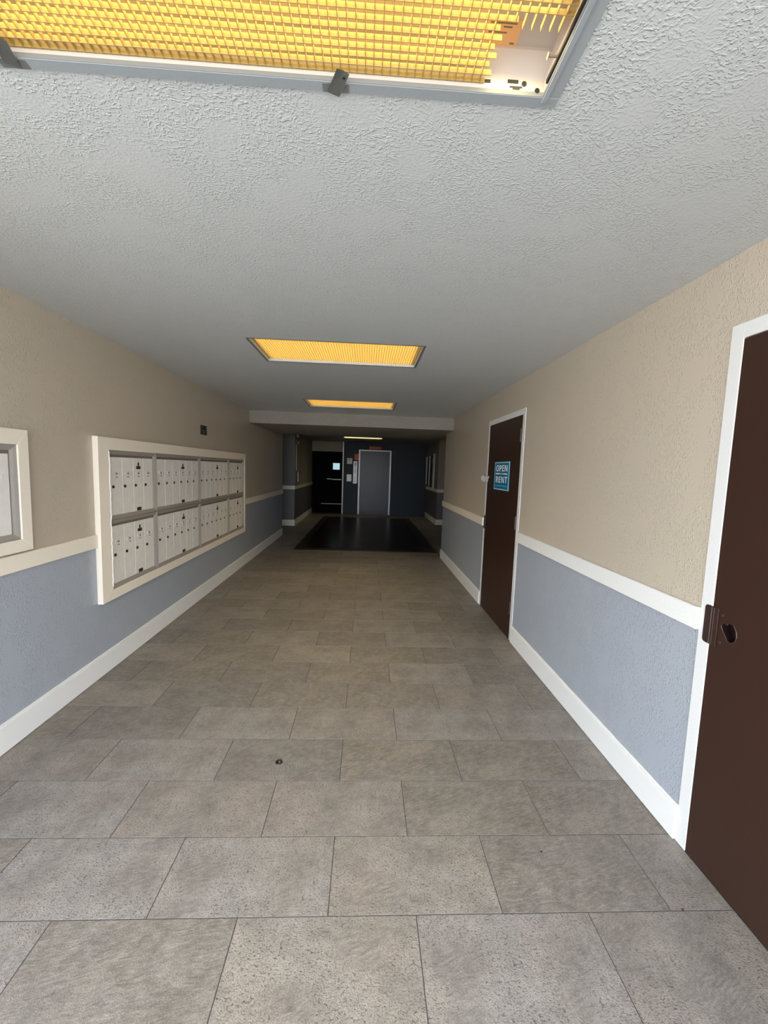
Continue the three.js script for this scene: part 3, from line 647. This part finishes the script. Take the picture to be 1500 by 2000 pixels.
// ------------------------------------------------------------------ elevator and its fittings
{
  const EX0 = -0.215, EX1 = 0.748, EY = 2.095;
  const e = thing('elevator', 'closed grey steel elevator door with a pale metal frame in the navy wall', 'elevator', [0.27, 0, ZE]);
  part(e, 'frame', merge([box(EX0 - 0.055, EX0, 0.002, EY + 0.045, ZE - 0.155, ZE + 0.014, 0.003), box(EX1, EX1 + 0.058, 0.002, EY + 0.045, ZE - 0.155, ZE + 0.014, 0.003), box(EX0, EX1, EY, EY + 0.045, ZE - 0.155, ZE + 0.014, 0.003)]), M.steelFrame, 'pale metal door frame');
  part(e, 'door_panel', box(EX0, EX1, 0.006, EY, ZE - 0.13, ZE - 0.10, 0.002), M.steel, 'brushed steel door panel');
  part(e, 'sill', box(EX0, EX1, 0.0005, 0.006, ZE - 0.15, ZE + 0.012, 0.001), M.gunmetal);
  const sign = (name, label, cat, at, parts) => { const t = thing(name, label, cat, at); for (const [n, g, m, l] of parts) part(t, n, g, m, l); return t; };
  sign('elevator_sign', 'dark red sign plate above the elevator door frame', 'sign', [0.266, 2.155, ZE], [['plate', box(0.064, 0.468, 2.155, 2.258, ZE, ZE + 0.012, 0.002), M.red], ['lettering', merge([0.10, 0.155, 0.21, 0.29, 0.345, 0.40].map((x, k) => box(x, x + 0.034, 2.185, 2.23 - 0.006 * (k % 2), ZE + 0.011, ZE + 0.014))), M.redLight]]);
  sign('warning_tag', 'orange tag hanging beside the elevator frame above the call panel', 'sign', [-0.335, 1.772, ZE], [['card', box(-0.402, -0.275, 1.80, 1.987, ZE + 0.013, ZE + 0.017, 0.001), M.orange], ['mount', box(-0.36, -0.30, 1.772, 1.9, ZE, ZE + 0.013, 0.001), M.red]]);
  const cp = sign('call_panel', 'tall narrow elevator call panel with red arrows and round buttons', 'control panel', [-0.37, 1.025, ZE], [['plate', box(-0.438, -0.304, 1.025, 1.757, ZE, ZE + 0.014, 0.003), M.panelSteel]]);
  const chev = (y) => [-1, 1].map((s) => box(-0.026, 0.026, -0.008, 0.008, 0, 0.003).rotateZ(-s * 0.75).translate(-0.371 - s * 0.018, y, ZE + 0.013));
  part(cp, 'arrow', merge([...chev(1.70), ...chev(1.665), ...chev(1.63)]), M.redInk, 'red arrow marks');
  for (const [y, m, r] of [[1.575, M.black, 0.017], [1.50, M.gunmetal, 0.015], [1.46, M.black, 0.016], [1.405, M.black, 0.016], [1.31, M.white, 0.016], [1.20, M.gunmetal, 0.014], [1.10, M.gunmetal, 0.016]]) part(cp, 'button', cyl(r, r * 0.9, 0.008, -0.371, y, ZE + 0.017, 'z', 16), m);
  const lp = sign('floor_plate', 'pale square floor number plate left of the call panel', 'sign', [-0.562, 1.661, ZE], [['plate', box(-0.647, -0.478, 1.661, 1.85, ZE, ZE + 0.006, 0.0015), M.paleSign]]);
  part(lp, 'lettering', merge([box(-0.60, -0.588, 1.77, 1.825, ZE + 0.005, ZE + 0.008), box(-0.57, -0.558, 1.77, 1.825, ZE + 0.005, ZE + 0.008), box(-0.56, -0.53, 1.815, 1.825, ZE + 0.005, ZE + 0.008), box(-0.56, -0.53, 1.79, 1.8, ZE + 0.005, ZE + 0.008), box(-0.535, -0.525, 1.79, 1.825, ZE + 0.005, ZE + 0.008), box(-0.60, -0.53, 1.727, 1.735, ZE + 0.005, ZE + 0.007)]), M.ink);
  const ns = sign('notice_plate', 'pale notice plate with diagonal stripes below the floor number plate', 'sign', [-0.568, 1.088, ZE], [['plate', box(-0.647, -0.490, 1.088, 1.32, ZE, ZE + 0.006, 0.0015), M.panelSteel]]);
  part(ns, 'stripe', merge([[-0.02, 0.035, 0.075], [0.012, -0.02, 0.075], [0.04, -0.062, 0.045]].map(([dx, dy, L]) => box(-L, L, -0.010, 0.010, 0, 0.003).rotateZ(0.85).translate(-0.568 + dx, 1.204 + dy, ZE + 0.005))), M.white);
  sign('indicator_box', 'small black box at the upper right corner of the elevator frame', 'box', [0.887, 1.988, ZE], [['case', box(0.824, 0.952, 1.99, 2.13, ZE, ZE + 0.03, 0.004), M.black]]);
}
// dark exit door left of the elevator
{
  const d = structGroup('door_3', [-1.3, 0, ZD], 'black exit door with a small lit window and a push bar');
  part(d, 'leaf', merge([box(-1.812, -1.125, 0.004, 2.05, ZD - 0.07, ZD - 0.02), box(-0.90, XE - 0.006, 0.004, 2.05, ZD - 0.07, ZD - 0.02), box(-1.125, -0.90, 0.004, 1.46, ZD - 0.07, ZD - 0.02), box(-1.125, -0.90, 1.675, 2.05, ZD - 0.07, ZD - 0.02)]), M.blackDoor);
  part(d, 'window_pane', box(-1.125, -0.90, 1.46, 1.675, ZD - 0.06, ZD - 0.035), M.paneGlow, 'small window with daylight behind');
  const bar = part(d, 'push_bar', merge([box(-1.318, -1.15, 1.13, 1.16, ZD - 0.02, ZD + 0.03, 0.004), box(-1.14, -0.83, 1.115, 1.145, ZD - 0.02, ZD + 0.035, 0.004)]), M.gunmetal);
  part(d, 'kick_edge', box(-1.5, XE - 0.01, 0.30, 0.318, ZD - 0.02, ZD - 0.012, 0.002), M.steelFrame, 'bright upper edge of the kick plate');
  part(d, 'kick_plate', box(-1.5, XE - 0.01, 0.02, 0.30, ZD - 0.02, ZD - 0.016), M.blackDoor);
}
// alarm, camera, conduit and handle on the corner of the side hall
{
  const s = thing('alarm_strobe', 'white and red fire alarm strobe high on the lobby corner', 'alarm', [-1.775, 2.27, -10.8]);
  part(s, 'housing', box(-1.815, -1.765, 2.27, 2.37, -10.86, -10.74, 0.006), M.white);
  part(s, 'lens', box(-1.768, -1.745, 2.28, 2.37, -10.84, -10.78, 0.006), M.redLens);
  const c = thing('security_camera', 'small dark security camera below the alarm strobe', 'camera', [-1.79, 2.08, -10.72]);
  part(c, 'mount', box(-1.815, -1.77, 2.13, 2.21, -10.76, -10.70, 0.004), M.black);
  part(c, 'body', cyl(0.038, 0.038, 0.1, -1.76, 2.13, -10.68, 'z', 18), M.black);
  part(c, 'lens', cyl(0.02, 0.018, 0.012, -1.752, 2.115, -10.627, 'z', 16), M.gunmetal);
  const k = thing('conduit', 'thin tan conduit running down the wall below the security camera', 'pipe', [-1.803, 1.40, -10.66]);
  part(k, 'pipe', cyl(0.012, 0.012, 0.68, -1.803, 1.74, -10.66, 'y', 12), M.tan);
  const h = thing('pull_handle', 'small pale vertical handle above the rail on the lobby corner', 'handle', [-1.79, 1.12, -10.74]);
  part(h, 'grip', merge([cyl(0.017, 0.017, 0.24, -1.765, 1.25, -10.72, 'y', 14), new THREE.SphereGeometry(0.026, 14, 10).translate(-1.765, 1.37, -10.72)]), M.pullPale);
  part(h, 'bracket', merge([box(-1.815, -1.78, 1.11, 1.40, -10.82, -10.70, 0.004), box(-1.78, -1.745, 1.345, 1.385, -10.90, -10.74, 0.006)]), M.black);
}
// notice case on the right lobby wall
{
  const c = thing('notice_case', 'dark notice case with three white uprights on the right lobby wall', 'notice case', [XLOB, 1.0, -12.7]);
  part(c, 'backing', box(XLOB - 0.02, XLOB - 0.0008, 1.03, 2.0, -13.5, -11.95, 0.003), M.black);
  part(c, 'upright', box(XLOB - 0.05, XLOB - 0.02, 1.0, 2.02, -12.13, -11.9, 0.004), M.white);
  part(c, 'upright', box(XLOB - 0.045, XLOB - 0.02, 1.05, 1.985, -12.9, -12.78, 0.004), M.white);
  part(c, 'upright', box(XLOB - 0.045, XLOB - 0.02, 1.06, 1.975, -13.5, -13.4, 0.004), M.white);
  part(c, 'knob', cyl(0.02, 0.018, 0.02, XLOB - 0.06, 1.92, -12.02, 'x', 12), M.gunmetal);
}

// ------------------------------------------------------------------ bits on the floor
{
  const s = thing('floor_stud', 'small round dark cap lying on the floor tile', 'cap', [-0.406, 0, -1.987]);
  part(s, 'rim', new THREE.LatheGeometry([[0.0, 0.001], [0.009, 0.001], [0.010, 0.004], [0.0145, 0.006], [0.0175, 0.004], [0.0185, 0.0004]].map((p) => new THREE.Vector2(...p)), 28).translate(-0.406, 0, -1.987), M.black);
  part(s, 'centre', cyl(0.0055, 0.004, 0.003, -0.403, 0.0025, -1.99, 'y', 14), M.gunmetal);
  for (const [x, z, r, t] of [[0.75, -1.481, 0.0045, 'tiny dark crumb in the middle of a right floor tile'], [1.164, -1.255, 0.004, 'tiny dark crumb on the tile joint near the brown door']]) {
    const c = thing('crumb', t, 'debris', [x, 0, z]);
    part(c, 'lump', new THREE.IcosahedronGeometry(r, 1).scale(1, 0.55, 0.8).translate(x, r * 0.5, z), M.black);
  }
}

renderer.render(scene, camera);
